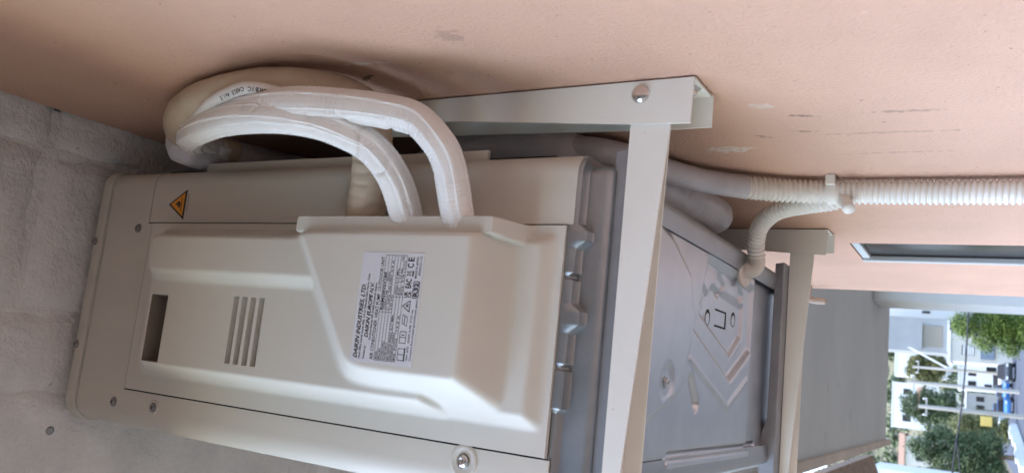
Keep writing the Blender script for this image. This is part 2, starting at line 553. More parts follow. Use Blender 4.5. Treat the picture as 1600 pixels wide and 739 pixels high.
MB().prism(rrect(XF + 0.0045, XR - 0.0045, 0.0045, W_ - 0.0045, rf, rr), 0.0, 0.553, 2).build('inner_body', 'dark', unit)
lid = MB()
rings = []
for (z, o_) in [(0.5512, -0.004), (0.5512, 0.0022), (0.562, 0.0022), (0.568, 0.0005), (0.572, -0.004), (0.5745, -0.011), (0.5750, -0.03)]:
    rings.append([(x, y, z) for (x, y) in rrect(XF - o_, XR + o_, -o_, W_ + o_, rf, rr)])
n_ = len(rings[0])
vs = [p for r in rings for p in r]
fs = [(i * n_ + k, i * n_ + (k + 1) % n_, (i + 1) * n_ + (k + 1) % n_, (i + 1) * n_ + k) for i in range(len(rings) - 1) for k in range(n_)]
fs += [tuple(range(n_))[::-1], tuple(range((len(rings) - 1) * n_, len(rings) * n_))]
lid.add(vs, fs)
lid.build('lid', 'case', unit, smooth=True, angle=45)
# coil and its guard strip on the rear
MB().box(XR + 0.0005, XR + 0.006, 0.03, 0.60, 0.03, 0.50).build('coil', 'dark', unit)
MB().box(-0.0565, -0.046, 0.016, 0.019, 0.085, 0.425).build('guard_strip', 'case', unit)


def screw(parent, loc, axis, r=0.0042, material='screw', name='screw'):
    mb = MB().lathe(loc, axis, [(-0.001, r * 1.3), (0.0006, r * 1.3), (0.0008, r), (r * 0.5, r * 0.92), (r * 0.66, r * 0.6), (r * 0.62, r * 0.42), (r * 0.3, r * 0.36)], 14)
    return mb.build(name, material, parent, smooth=True, angle=35)


for (x, z) in ((-0.117, 0.4965), (-0.294, 0.488), (-0.2925, 0.426)):
    screw(unit, (x, -0.0002, z), (0, -1, 0), 0.0036)
for (x, z) in ((-0.132, 0.5635), (-0.242, 0.5635)):
    screw(unit, (x, -0.0024, z), (0, -1, 0), 0.0032)
dish = MB().lathe((-0.2905, 0, 0.0665), (0, -1, 0), [(0, .0125), (.0012, .0115), (.0017, .0105), (.0012, .0092), (.0004, .0065), (.0004, .0055)], 28)
dish.build('screw_dimple', 'case', unit, smooth=True, angle=60)
screw(unit, (-0.2905, -0.0006, 0.0665), (0, -1, 0), 0.0045, 'chrome')
dish = MB().lathe((-0.2925, 0, 0.426), (0, -1, 0), [(0, .0075), (.0007, .007), (.001, .0062), (.0005, .005)], 24)
dish.build('screw_dimple', 'case', unit, smooth=True, angle=60)

# service cover: one moulded shell, height field over (x, z)
x0c, x1c, z0c, z1c = -0.2788, -0.1118, -0.001, 0.4728
slots = [(0.2655 + k * 0.01045, 0.2655 + k * 0.01045 + 0.0058) for k in range(4)]
SX = (-0.2405, -0.1825)
HX, HZ = (-0.2475, -0.1860), (0.3915, 0.4140)
eps = 0.0004


def lines(a, b, step, extra):
    s = list(np.linspace(a, b, int((b - a) / step) + 1))
    for e in extra:
        s = [q for q in s if abs(q - e) > 0.0007] + [e - eps, e + eps]
    return np.array(sorted(s))


gx = lines(x0c, x1c, 0.0013, [*SX, *HX])
gz = lines(z0c, z1c, 0.0013, [v for s in slots for v in s] + [*HZ])
X_, Z_ = np.meshgrid(gx, gz, indexing='ij')


def layer(X, Z, edges, top, base=0.0, k=0.16):
    """edges: (px, pz, nx, nz, run) half-planes; soft minimum of scaled depths rounds the corners."""
    ds = [((X - px) * nx + (Z - pz) * nz) / run for (px, pz, nx, nz, run) in edges]
    d = -k * np.log(sum(np.exp(-np.clip(q, -6, 6) / k) for q in ds))
    return base + (top - base) * np.clip(d, 0, 1)


def smax(a, b, k=0.0022):
    h = np.clip(0.5 + 0.5 * (a - b) / k, 0, 1)
    return b * (1 - h) + a * h + k * h * (1 - h)


dgx, dgz = -0.126, -0.080                               # the slanting shoulder
ln = math.hypot(dgx, dgz)
nx_, nz_ = (dgz / ln) * -1, (dgx / ln)


def relief(X, Z):
    L1 = layer(X, Z, [(-0.2610, 0, 1, 0, .009), (-0.1200, 0, -1, 0, .006), (0, 0.0045, 0, 1, .009), (0, 0.454, 0, -1, .012)], 0.0125)
    L2 = layer(X, Z, [(-0.2610, 0, 1, 0, .0105), (-0.1195, 0, -1, 0, .009), (0, 0.08, 0, 1, .012), (0, 0.452, 0, -1, .032)], 0.030)
    L3 = layer(X, Z, [(-0.1845, 0, 1, 0, .020), (-0.1195, 0, -1, 0, .011), (0, 0.12, 0, 1, .012), (0, 0.452, 0, -1, .042)], 0.044)
    L4 = layer(X, Z, [(-0.2555, 0, 1, 0, .024), (-0.1195, 0, -1, 0, .008), (0, 0.0290, 0, 1, .014), (-0.124, 0.276, nx_, nz_, .056)], 0.0575)
    return smax(smax(smax(L1, L2), L3), L4)


Hh = 0
taps = [(0, 0, 1.0)] + [(math.cos(t * math.pi / 4) * q, math.sin(t * math.pi / 4) * q, 1.0) for t in range(8) for q in (0.0015, 0.0030)]
for (ax_, az_, w_) in taps:
    Hh = Hh + relief(X_ + ax_, Z_ + az_) * w_
Hh = Hh / sum(t[2] for t in taps)
L5 = layer(X_, Z_, [(-0.130, 0, 1, 0, .003), (-0.1128, 0, -1, 0, .0015), (0, 0.0235, 0, 1, .010), (0, 0.234, 0, -1, .010)], 0.047)
Hh = smax(Hh, L5, 0.0012)
Hh[Hh < 0.0004] = 0.0
inh = (X_ > HX[0]) & (X_ < HX[1]) & (Z_ > HZ[0]) & (Z_ < HZ[1])
Hh[inh] = -0.0030
for (a, b) in slots:
    s_ = (X_ > SX[0]) & (X_ < SX[1]) & (Z_ > a) & (Z_ < b)
    Hh[s_] -= 0.012
cover = MB()
nxg, nzg = X_.shape
pts = [(X_[i, j], -Hh[i, j] - 0.0006, Z_[i, j]) for i in range(nxg) for j in range(nzg)]
cover.grid(pts, nxg, nzg)
rim = [i * nzg for i in range(nxg)] + [(nxg - 1) * nzg + j for j in range(1, nzg)] + [i * nzg + nzg - 1 for i in range(nxg - 2, -1, -1)] + list(range(nzg - 2, 0, -1))
o0 = len(cover.v)
cover.v += [(cover.v[k][0], 0.0025, cover.v[k][2]) for k in rim]
cover.f += [(rim[k], rim[(k + 1) % len(rim)], o0 + (k + 1) % len(rim), o0 + k) for k in range(len(rim))]
cov_o = cover.build('service_cover', 'cover', unit, smooth=True, angle=48)
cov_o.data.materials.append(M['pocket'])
for pf in cov_o.data.polygons:                          # grip pocket's ivory walls coloured brown to carry the shade inside
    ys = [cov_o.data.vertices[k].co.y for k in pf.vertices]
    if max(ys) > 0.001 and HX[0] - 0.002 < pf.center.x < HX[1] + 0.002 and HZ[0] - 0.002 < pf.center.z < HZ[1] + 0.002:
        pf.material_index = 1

# rating label on the cover's face: silver sheet, black print
FACE = -0.0575 - 0.0006
lab = MB().box(-0.2255, -0.1440, FACE - 0.0003, FACE + 0.0004, 0.0815, 0.1385).build('rating_label', 'label', unit)


def text_mesh(mb, txt, x, z, size, y, width=None, shear=0.0, bold=0.0, rot=0.0):
    cu = bpy.data.curves.new('t', 'FONT')
    cu.body = txt
    cu.size = 1.0
    cu.shear = shear
    cu.offset = bold
    cu.resolution_u = 2
    ob = bpy.data.objects.new('t', cu)
    C.objects.link(ob)
    bpy.context.view_layer.update()
    me = bpy.data.meshes.new_from_object(ob)
    xs = [v.co.x for v in me.vertices]
    w = (max(xs) - min(xs)) if xs else 1
    sx = (width / w) if width else size
    x_off = min(xs) if xs else 0
    vs = []
    cr, sr = math.cos(rot), math.sin(rot)
    for v in me.vertices:
        a, b = (v.co.x - x_off) * sx, v.co.y * size
        vs.append((x + a * cr - b * sr, y, z + a * sr + b * cr))
    mb.add(vs, [tuple(p.vertices) for p in me.polygons])
    bpy.data.objects.remove(ob)
    bpy.data.curves.remove(cu)
    bpy.data.meshes.remove(me)


LW, LH = 0.0815, 0.057
YI = FACE - 0.0005
ink = MB()


def T(txt, s, t, h, s1=None, shear=0.0, bold=0.0):      # s across (0..1), t down (0..1), h letter height as a share of the label's height
    text_mesh(ink, txt, -0.2255 + s * LW, 0.1385 - (t + h) * LH, h * LH * 1.42, YI, (s1 - s) * LW if s1 else None, shear, bold)


def bar(s0, t0, s1, t1):
    a, b = -0.2255 + s0 * LW, -0.2255 + s1 * LW
    c, d = 0.1385 - t0 * LH, 0.1385 - t1 * LH
    ink.add([(a, YI, c), (b, YI, c), (b, YI, d), (a, YI, d)], [(0, 1, 2, 3)])


def seg(s0, t0, s1, t1, w=0.0045):
    a = Vector((-0.2255 + s0 * LW, 0.1385 - t0 * LH))
    b = Vector((-0.2255 + s1 * LW, 0.1385 - t1 * LH))
    d = (b - a).normalized()
    n = Vector((-d.y, d.x)) * w * LW * 0.5
    q = [a + n, b + n, b - n, a - n]
    ink.add([(p.x, YI, p.y) for p in q], [(0, 1, 2, 3)])


def rect(s0, t0, s1, t1, w=0.0045):
    seg(s0, t0, s1, t0, w); seg(s1, t0, s1, t1, w); seg(s1, t1, s0, t1, w); seg(s0, t1, s0, t0, w)


T('DAIKIN INDUSTRIES, LTD.', .03, .045, .066, .70, .35, .022)
T('Head Office: Umeda Center Bldg., 2-4-12, Nakazaki-Nishi, Kita-ku, Osaka', .03, .128, .034, .80, .1, .012)
T('Factory:', .03, .200, .034, .15, 0, .012)
T('DAIKIN EUROPE N.V.', .22, .188, .060, .72, .35, .022)
T('Zandvoordestraat 300, B-8400 Oostende, Belgium', .20, .264, .034, .72, .1, .012)
T('AIR CONDITIONER  HEAT PUMP  OUTDOOR UNIT', .03, .318, .054, .96, 0, .004)
tt, tb = .392, .735
rows = [tt + (tb - tt) * k / 7 for k in range(8)]
for r in rows:
    seg(.03, r, .975, r, .0032)
seg(.03, tt, .03, tb, .0032); seg(.975, tt, .975, tb, .0032); seg(.46, tt, .46, rows[4], .0032); seg(.60, rows[4], .60, tb, .0032); seg(.28, rows[4], .28, tb, .0032)
names = ['MODEL', 'MFG NO.', 'POWER SUPPLY', 'RATED INPUT', 'MAX. OPERATING PRESSURE', 'REFRIGERANT CHARGE', 'MASS   IP CODE']
vals = ['RXM50N2V1B9', 'G201738      2021', '1~ 50Hz 220-240V', '2.65 kW', 'HIGH 4.17 MPa', 'R32   1.15 kg', 'IPX4   0.78 t CO2']
for k in range(7):
    h = .030
    T(names[k], .04, rows[k] + .010, h, min(.27, .04 + .014 * len(names[k])), 0, .006)
    T(vals[k], .48 if k < 4 else .62, rows[k] + (.006 if k == 0 else .010), .036 if k == 0 else h, (.82 if k == 0 else .48 + .02 * len(vals[k])) if k < 4 else .62 + .018 * len(vals[k]), 0, .02 if k == 0 else .006)
T('4.17 MPa', .30, rows[4] + .010, .03, .44, 0, .006); T('0.9 A', .82, rows[2] + .010, .03, .93, 0, .006)
T('12.3 A', .30, rows[6] + .010, .03, .44, 0, .006); T('kg', .93, rows[5] + .010, .03, .965, 0, .006)
# pictograms: open book, book with i, leaflet, warning triangle
rect(.05, .765, .15, .86); seg(.10, .765, .10, .86); seg(.04, .87, .16, .87, .008)
rect(.20, .765, .30, .86); seg(.25, .765, .25, .86); T('i', .268, .785, .05, None, 0, .03)
seg(.35, .85, .43, .85); seg(.37, .775, .45, .775); seg(.35, .85, .37, .775); seg(.43, .85, .45, .775); seg(.365, .81, .435, .81, .007)
seg(.475, .865, .575, .865, .007); seg(.475, .865, .525, .75, .007); seg(.575, .865, .525, .75, .007); T('A', .513, .80, .045, None, 0, .03)
T('UK', .60, .755, .05, .655, 0, .03); T('CA', .60, .815, .05, .655, 0, .03)
T('EAC', .685, .76, .085, .765, 0, .025)
rect(.80, .765, .83, .82, .004); seg(.79, .83, .84, .755, .003); seg(.79, .755, .84, .83, .003); bar(.79, .845, .84, .865)
T('C', .865, .755, .095, .905, 0, .02); T('E', .925, .755, .095, .962, 0, .02)
rect(.60, .885, .745, .975, .006); T('R32', .612, .897, .064, .735, 0, .035)
T('WP: 675   GWP: 0.78  CO2 eq.', .05, .895, .03, .50, 0, .006)
T('Contains fluorinated greenhouse gases', .05, .945, .03, .585, 0, .006)
T('MADE IN JAPAN', .775, .885, .034, .965, 0, .008); T('3P602151-1C', .80, .940, .034, .975, 0, .008)
pr = ink.build('print', 'ink', lab)

# warning sticker on the rear panel: orange triangle with black border
ST = MB()
tri = [(-0.0770, 0.4285), (-0.1075, 0.4285), (-0.0920, 0.4535)]
ST.prism(tri, -0.0005, 0.0003, 1)
stick = ST.build('warning_sticker', 'ink', unit)
cx_, cz_ = -0.0922, 0.4365
st2 = MB().prism([(cx_ + (x - cx_) * .78, cz_ + (z - cz_) * .78) for (x, z) in tri], -0.0009, -0.0006, 1)
st2.build('orange_field', 'orange', stick)
fl = MB()
flame = [(-.0030, -.0010), (-.0036, .0020), (-.0014, .0010), (-.0004, .0066), (.0016, .0030), (.0024, .0044), (.0034, .0006), (.0018, -.0016), (-.0012, -.0016)]
fl.add([(cx_ + a, -0.0012, cz_ + b) for a, b in flame], [tuple(range(len(flame)))])
fl.add([(cx_ + a, -0.0012, cz_ + b) for a, b in ((-.0068, -.0036), (.0068, -.0036), (.0068, -.0026), (-.0068, -.0026))], [(0, 1, 2, 3)])
text_mesh(fl, 'WARNING: flammable', -0.1000, 0.4242, 0.0026, -0.0004, 0.019)
fl.build('flame_symbol', 'ink', stick)

# base pan: galvanised tray with pressed bosses along its near edge
inset = 0.0022
ring = rrect(XF + inset + 0.002, XR - inset, inset, W_ - inset, 0.020, 0.016, 10)
dense = []
for i in range(len(ring)):
    a, b = Vector(ring[i]), Vector(ring[(i + 1) % len(ring)])
    k_ = max(1, int((b - a).length / 0.0008)) if abs(a.y - b.y) < 1e-6 and a.y < 0.01 else max(1, int((b - a).length / 0.03))
    dense += [a.lerp(b, t / k_) for t in range(k_)]
# (outset, z, how far a boss pulls this row down)
prof = [(-0.002, 0.004, 0), (0.0004, 0.002, 0), (0.0014, -0.002, .1), (0.0016, -0.0080, .9), (0.0008, -0.0092, 1), (-0.0050, -0.0106, 1), (-0.0066, -0.0120, 1), (-0.0060, -0.0245, .1),
        (-0.0066, -0.0275, 0), (-0.0095, -0.0305, 0), (-0.016, -0.0312, 0), (-0.030, -0.0290, 0)]


def trap(e, w0, w1):
    return max(0.0, min(1.0, (w1 - e) / (w1 - w0)))


pan = MB()
vs = []
nd = len(dense)
for q, (o_, z, sh) in enumerate(prof):
    for i, p in enumerate(dense):
        d = (dense[(i + 1) % nd] - dense[i - 1]).normalized()
        n = Vector((d.y, -d.x))
        if n.dot(p - Vector((-0.187, 0.33))) < 0: n = -n
        ex = dz = 0.0
        if p.y < 0.004:
            for bx_, w0, w1 in ((-0.1190, .0035, .0095), (-0.1790, .0045, .0110)):
                t_ = trap(abs(p.x - bx_), w0, w1)
                dz -= 0.0078 * t_
                ex += 0.0004 * t_
            for bx_ in (-0.1490, -0.2150):
                dz += 0.0035 * trap(abs(p.x - bx_), .0010, .0026)
                ex -= 0.0014 * trap(abs(p.x - bx_), .0010, .0026)
            if p.x < -0.244:
                dz += 0.0040 * trap(-0.249 - p.x if p.x < -0.249 else 0, 1, 2) * min(1, (-0.244 - p.x) / 0.003)
                ex -= 0.0022 * min(1, (-0.244 - p.x) / 0.003)
        k_ = o_ + (ex if 1 <= q <= 4 else 0)
        vs.append((p.x + n.x * k_, p.y + n.y * k_, z + dz * sh))
m = len(prof)
pan.add(vs, [(i * nd + k, i * nd + (k + 1) % nd, (i + 1) * nd + (k + 1) % nd, (i + 1) * nd + k) for i in range(m - 1) for k in range(nd)])
pan.build('base_pan', 'pan', unit, smooth=True, angle=42)

# pressed bottom plate
bx = np.arange(-0.304, -0.0685, 0.0018)
by = np.arange(0.020, 0.655, 0.0022)
BX, BY = np.meshgrid(bx, by, indexing='ij')


def pl_dist(pts):
    d = np.full(BX.shape, 9.0)
    for (ax, ay), (cx, cy) in zip(pts[:-1], pts[1:]):
        vx, vy = cx - ax, cy - ay
        t = np.clip(((BX - ax) * vx + (BY - ay) * vy) / (vx * vx + vy * vy), 0, 1)
        d = np.minimum(d, np.hypot(BX - ax - t * vx, BY - ay - t * vy))
    return d


def poly_in(pts):
    """signed depth inside a convex polygon"""
    cx, cy = sum(p[0] for p in pts) / len(pts), sum(p[1] for p in pts) / len(pts)
    d = np.full(BX.shape, 9.0)
    for a, b in zip(pts, pts[1:] + pts[:1]):
        ex, ey = b[0] - a[0], b[1] - a[1]
        l_ = math.hypot(ex, ey)
        nx, ny = -ey / l_, ex / l_
        if nx * (cx - a[0]) + ny * (cy - a[1]) < 0: nx, ny = -nx, -ny
        d = np.minimum(d, (BX - a[0]) * nx + (BY - a[1]) * ny)
    return d


E_ = np.zeros(BX.shape)
E_ -= 0.0060 * ss(poly_in([(-0.060, 0.0), (-0.088, 0.150), (-0.112, 0.205), (-0.158, 0.229), (-0.228, 0.203), (-0.262, 0.10), (-0.262, 0.0)]) / 0.011)
E_ += 0.0052 * ss(poly_in([(-0.168, 0.231), (-0.214, 0.373), (-0.176, 0.462), (-0.095, 0.462), (-0.085, 0.270)]) / 0.010)
E_ += 0.0036 * ss(poly_in([(-0.150, 0.262), (-0.186, 0.386), (-0.160, 0.432), (-0.120, 0.432), (-0.112, 0.300)]) / 0.007)
E_ -= 0.0016 * ss(1 - (pl_dist([(-0.194, 0.228), (-0.238, 0.365), (-0.206, 0.445)]) - 0.0012) / 0.0028)
E_ += 0.0045 * ss(1 - (pl_dist([(-0.214, 0.236), (-0.236, 0.256)]) - 0.004) / 0.005)
E_ -= 0.0035 * ss(1 - (pl_dist([(-0.289, 0.175), (-0.291, 0.515)]) - 0.0025) / 0.0035)
E_ += 0.0025 * ss(1 - (pl_dist([(-0.281, 0.185), (-0.283, 0.515)]) - 0.0015) / 0.0030)
for (qx, qy, qr) in ((-0.128, 0.274, .014), (-0.111, 0.330, .015), (-0.112, 0.412, .012)):
    E_ += 0.0030 * ss(poly_in([(qx + qr, qy - qr * .6), (qx + qr * .2, qy + qr * 1.5), (qx - qr, qy + qr * .4), (qx - qr * .4, qy - qr * 1.4)]) / 0.0045)
r_ = np.hypot(BX + 0.218, BY - 0.153)
E_ += 0.0022 * ss(1 - (r_ - 0.012) / 0.008)
E_ += 0.006 * ss((BY - 0.455) / 0.02) * ss((0.30 + BX) / 0.02)
plate = MB().grid([(BX[i, j], BY[i, j], -0.0272 + E_[i, j]) for i in range(BX.shape[0]) for j in range(BX.shape[1])], *BX.shape)
plate_o = plate.build('bottom_plate', 'galv', unit, smooth=True)
md = plate_o.modifiers.new('thickness', 'SOLIDIFY')
md.thickness = 0.0012
md.offset = -1


def plate_z(x, y):
    i, j = int(np.argmin(abs(bx - x))), int(np.argmin(abs(by - y)))
    return -0.0272 + float(E_[i, j])


screw(unit, (-0.218, 0.153, plate_z(-0.218, 0.153) - 0.0002), (0, 0, -1), 0.0042, 'galv')
for (hx, hy) in ((-0.148, 0.304), (-0.141, 0.402)):
    zc = plate_z(hx, hy)
    MB().lathe((hx, hy, zc), (0, 0, -1), [(-.001, .0085), (.0003, .0085), (.0004, .0066)], 20).build('drain_hole', 'dark', unit)
    MB().lathe((hx - .0015, hy - .003, zc - .0006), (0, 0, -1), [(-.001, .0066), (.0006, .0060)], 20).build('knockout', 'galv', unit, smooth=True, angle=40)
zs = plate_z(-0.1455, 0.35)
us = MB()
us.box(-0.138, -0.136, 0.330, 0.372, zs - 0.0004, zs + 0.001).box(-0.155, -0.153, 0.330, 0.372, zs - 0.0004, zs + 0.001).box(-0.153, -0.138, 0.3692, 0.372, zs - 0.0005, zs + 0.001)
us.build('slit', 'dark', unit)

# feet: grey channels between the tray and the bracket arms
for fy in (0.015, 0.556):
    ft = MB()
    ft.prism([(-0.052, -0.028), (-0.050, -0.0395), (-0.372, -0.0395), (-0.372, -0.020), (-0.290, -0.020), (-0.268, -0.0215), (-0.250, -0.0275)], fy, fy + 0.036, 1)
    ft.build('foot', 'foot', unit, bevel=0.0012)

# drain elbow under the tray
el = MB().lathe((-0.0845, 0.398, -0.0268), (0.05, -0.1, -1), [(0, .0195), (.0030, .0195), (.0042, .0180), (.0044, .012)], 28)
tube(el, [(-0.0845, 0.398, -0.028), (-0.0838, 0.401, -0.036), (-0.078, 0.402, -0.0415), (-0.066, 0.400, -0.0415)], 0.0092, 0.002, 18, (0, 1, 0))
el.build('drain_elbow', 'drain', unit, smooth=True, angle=45)


# ================================================================== WALL BRACKETS
def make_bracket(y, label):
    b = thing('wall_bracket', label, 'bracket', (0, y, -0.06), 'steel brackets under the outdoor unit')
    T0 = 0.0016

    def part(mb, name, m, bevel=0.0004, **k):
        return rel(mb.build(name, m, None, bevel=bevel, **k), b)
    rail = MB()
    near = [(-0.0015, -0.087), (-0.0355, -0.086), (-0.0345, -0.05), (-0.0215, 0.124), (-0.018, 0.235), (-0.0015, 0.235)]
    rail.prism(near, y - 0.002, y - 0.002 + T0, 1)
    far = [(-0.0015, -0.089), (-0.0265, -0.089), (-0.0265, -0.05), (-0.0215, 0.124), (-0.018, 0.235), (-0.0015, 0.235)]
    rail.prism(far, y + 0.0385, y + 0.0385 + T0, 1)
    rail.box(-0.0030, -0.0012, y - 0.0004, y + 0.0385, -0.0875, 0.235)
    part(rail, 'rail', 'bracket', bevel=0)
    arm = MB()
    arm.prism([(-0.012, -0.0402), (-0.012, -0.0725), (-0.1335, -0.0643), (-0.380, -0.0465), (-0.380, -0.0402)], y + 0.0002, y + 0.0018, 1)
    arm.prism([(-0.012, -0.0402), (-0.012, -0.058), (-0.1335, -0.0560), (-0.380, -0.0545), (-0.380, -0.0402)], y + 0.0360, y + 0.0376, 1)
    arm.box(-0.380, -0.012, y + 0.0018, y + 0.0360, -0.0418, -0.0402)
    part(arm, 'arm', 'bracket', bevel=0)
    dome = MB().lathe((-0.0115, y - 0.002, -0.047), (0, -1, 0), [(0, .0072), (.0008, .0070), (.0022, .0060), (.0032, .0042), (.0038, .0018)], 24)
    if y < 0.3:
        part(dome, 'bolt', 'chrome', 0, smooth=True, angle=50)
    hexb = MB().lathe((-0.003, y + 0.016, -0.0770), (-1, 0, 0), [(0, .0095), (.0012, .0095), (.0013, .0066), (.0050, .0066), (.0056, .0055)], 6)
    part(hexb, 'wall_bolt', 'chrome', 0.0003)
    nut = MB().lathe((-0.064, y + 0.018, -0.0425), (0, 0, -1), [(-.016, .0042), (.0, .0042), (.0005, .0075), (.0055, .0075), (.0058, .0045), (.0110, .0040)], 6)
    part(nut, 'foot_bolt', 'chrome', 0.0003)
    return b


make_bracket(0.010, 'cream steel wall bracket nearest the camera, tapered arm across the grey underside')
make_bracket(0.583, 'cream steel wall bracket farther away, beside the corrugated drain hose')


# ================================================================== PIPES AND HOSES
def tape_rad(r0, seed):
    """Tape-wrapped foam pipe: long folds along its length, a few kinks on the inside of the bend."""
    kinks = [0.045 + 0.034 * k + 0.008 * math.sin(seed * 3 + k * 2.3) for k in range(14)]

    def f(s, tot, a):
        c, sn = math.cos(a), math.sin(a)
        d = noise.noise(Vector((c * .8, sn * .8, s * 14 + seed))) * 0.0007
        for k, (a0, w, h) in enumerate(((0.2, .06, .0010), (0.62, .05, .0008), (1.05, .06, .0009), (1.5, .07, .0011), (1.95, .05, .0008), (2.4, .06, .0010), (2.9, .06, .0009), (3.5, .07, .0010), (4.2, .06, .0010), (4.9, .06, .0009), (5.6, .06, .0010))):
            e = (a - a0 - 0.22 * math.sin(s * 11 + seed + k * 1.7) - seed) % 6.2832
            d += h * min(1, e / w) * max(0, 1 - max(0, e - w) / 0.45) if e < w + 0.45 else 0
        if noise.noise(Vector((s * 16, seed, math.cos(a)))) > -0.05:
            d += 0.00028 * math.sin(s / 0.0034 * 6.2832 + a)
        for k, sk in enumerate(kinks):
            e = abs(s - sk - 0.004 * math.sin(a * 2 + k))
            if e < 0.004:
                d -= 0.0022 * (1 - e / 0.004) ** 2 * max(0.0, math.cos(a - seed - k * 0.4)) ** 2
        return r0 + d
    return f


A_pts = [(-0.150, -0.020, 0.118), (-0.1321, -0.03, 0.1184), (-0.1098, -0.04, 0.1192), (-0.0859, -0.056, 0.1217), (-0.0679, -0.072, 0.1321), (-0.0595, -0.088, 0.1461), (-0.0544, -0.104, 0.1648),
         (-0.0514, -0.114, 0.1995), (-0.0461, -0.1, 0.2623), (-0.0399, -0.06, 0.3517), (-0.0310, -0.008, 0.422), (-0.028, 0.040, 0.430)]
B_pts = [(-0.150, -0.020, 0.068), (-0.131, -0.030, 0.068), (-0.111, -0.040, 0.070), (-0.078, -0.055, 0.072), (-0.061, -0.065, 0.079), (-0.0467, -0.072, 0.0951), (-0.0423, -0.083, 0.1188),
         (-0.042, -0.098, 0.1435), (-0.043, -0.112, 0.1741), (-0.0418, -0.108, 0.2224), (-0.0379, -0.082, 0.3015), (-0.029, -0.03, 0.400), (-0.026, 0.030, 0.435)]
C_pts = [(-0.145, -0.012, 0.176), (-0.125, -0.017, 0.175), (-0.105, -0.022, 0.173), (-0.081, -0.030, 0.166), (-0.0474, -0.04, 0.1605), (-0.0285, -0.052, 0.1629), (-0.0225, -0.070, 0.1731),
         (-0.0215, -0.088, 0.1936), (-0.0200, -0.096, 0.2305), (-0.0185, -0.09, 0.2832), (-0.0178, -0.072, 0.3437), (-0.0190, -0.04, 0.4027), (-0.0240, 0.0, 0.438), (-0.028, 0.05, 0.43)]
pa = MB()
tube(pa, A_pts, tape_rad(0.0121, 1.7), 0.0013, 90)
tag(pa.build('insulated_pipe', 'white_tape', smooth=True, angle=38), 'white taped pipe on the left of the pair leaving the cover, curving over the other', 'pipe', 'taped pipes looping from the cover')
pb = MB()
tube(pb, B_pts, tape_rad(0.0120, 5.2), 0.0013, 90)
tag(pb.build('insulated_pipe', 'white_tape', smooth=True, angle=38), 'white taped pipe on the right, nearest the bracket rail, bending widest', 'pipe', 'taped pipes looping from the cover')


def beige_rad(s, tot, a):
    q = Vector((math.cos(a) * 1.5, math.sin(a) * 1.5, s * 40))
    d = 0.0008 * noise.noise(q)
    if s < 0.135:
        k = (s / 0.0092 + 0.35 * math.sin(a + s * 25) + 0.45 * noise.noise(Vector((math.cos(a) * 1.2, math.sin(a) * 1.2, s * 25)))) % 1.0
        d -= 0.0030 * (abs(k - 0.5) * 2) ** 6 * (0.75 + 0.25 * math.sin(a + s * 60))
    if tot - 0.22 < s < tot - 0.05:
        k = (s / 0.013 + 0.3 * math.sin(a)) % 1.0
        d += 0.0006 * math.sin(k * 6.283) * max(0, math.cos(a + 1.0))
    return 0.0160 + d


pc = MB()
tube(pc, C_pts, beige_rad, 0.0016, 32)
tag(pc.build('insulated_pipe', 'beige_tape', smooth=True), 'beige wrapped pipe looping against the pink wall behind the white ones', 'pipe', 'taped pipes looping from the cover')
D_head = [(-0.135, -0.010, 0.188), (-0.112, -0.017, 0.187), (-0.086, -0.028, 0.178), (-0.064, -0.034, 0.168), (-0.050, -0.050, 0.165)]
D_pts = D_head + [(-0.039, -0.070, 0.183), (-0.0330, -0.098, 0.1953), (-0.0316, -0.111, 0.2006), (-0.0295, -0.118, 0.2154), (-0.0291, -0.1185, 0.2315), (-0.0313, -0.108, 0.2708),
                  (-0.0319, -0.083, 0.3204), (-0.0324, -0.045, 0.3846), (-0.029, 0.0, 0.430)]
pd = MB()
cpath = tube(pd, D_pts, 0.0052, 0.003, 16)
cab = tag(pd.build('power_cable', 'cable', smooth=True), 'thin white printed cable running along the beige pipe loop', 'cable', 'thin cables along the pipe loop')
D2 = [(p[0] + 0.004, p[1] + 0.011, p[2] + 0.003) for p in D_head] + [(-0.041, -0.068, 0.186), (-0.0375, -0.094, 0.1969), (-0.0385, -0.102, 0.1992), (-0.0380, -0.110, 0.2116),
      (-0.0375, -0.111, 0.2318), (-0.0370, -0.1, 0.2699), (-0.0350, -0.076, 0.3238), (-0.0345, -0.04, 0.3861), (-0.03, 0.0, 0.428)]
pd2 = MB()
tube(pd2, D2, 0.0050, 0.003, 16)
tag(pd2.build('power_cable', 'cable', smooth=True), 'thin plain white cable squeezed between the printed cable and the white pipes', 'cable', 'thin cables along the pipe loop')
# print on the cable
cpr = MB()
Vc = Vector(P)
i0 = min(range(len(cpath)), key=lambda i: (cpath[i] - Vector((-0.0295, -0.118, 0.215))).length)
for gi, ch in enumerate('SURBIC CABLE 4x1.5'):
    i_f = i0 - 5 + gi * 1.0
    i = int(max(1, min(len(cpath) - 2, i_f)))
    p = cpath[i]
    t = (cpath[i + 1] - cpath[i - 1]).normalized()
    v = (Vc - p).normalized()
    v = (v - t * v.dot(t)).normalized()
    up = v.cross(t)
    if ch == ' ': continue
    tmp = MB()
    text_mesh(tmp, ch, 0, 0, 0.0048, 0, None, 0, 0.02)
    if not tmp.v: continue
    xs = [q[0] for q in tmp.v]
    cxm = (min(xs) + max(xs)) / 2
    cpr.add([tuple(p + v * 0.0054 + t * (q[0] - cxm) + up * (q[2] - 0.0017 + 0.001)) for q in tmp.v], tmp.f)
cpr.build('print', 'ink', cab)


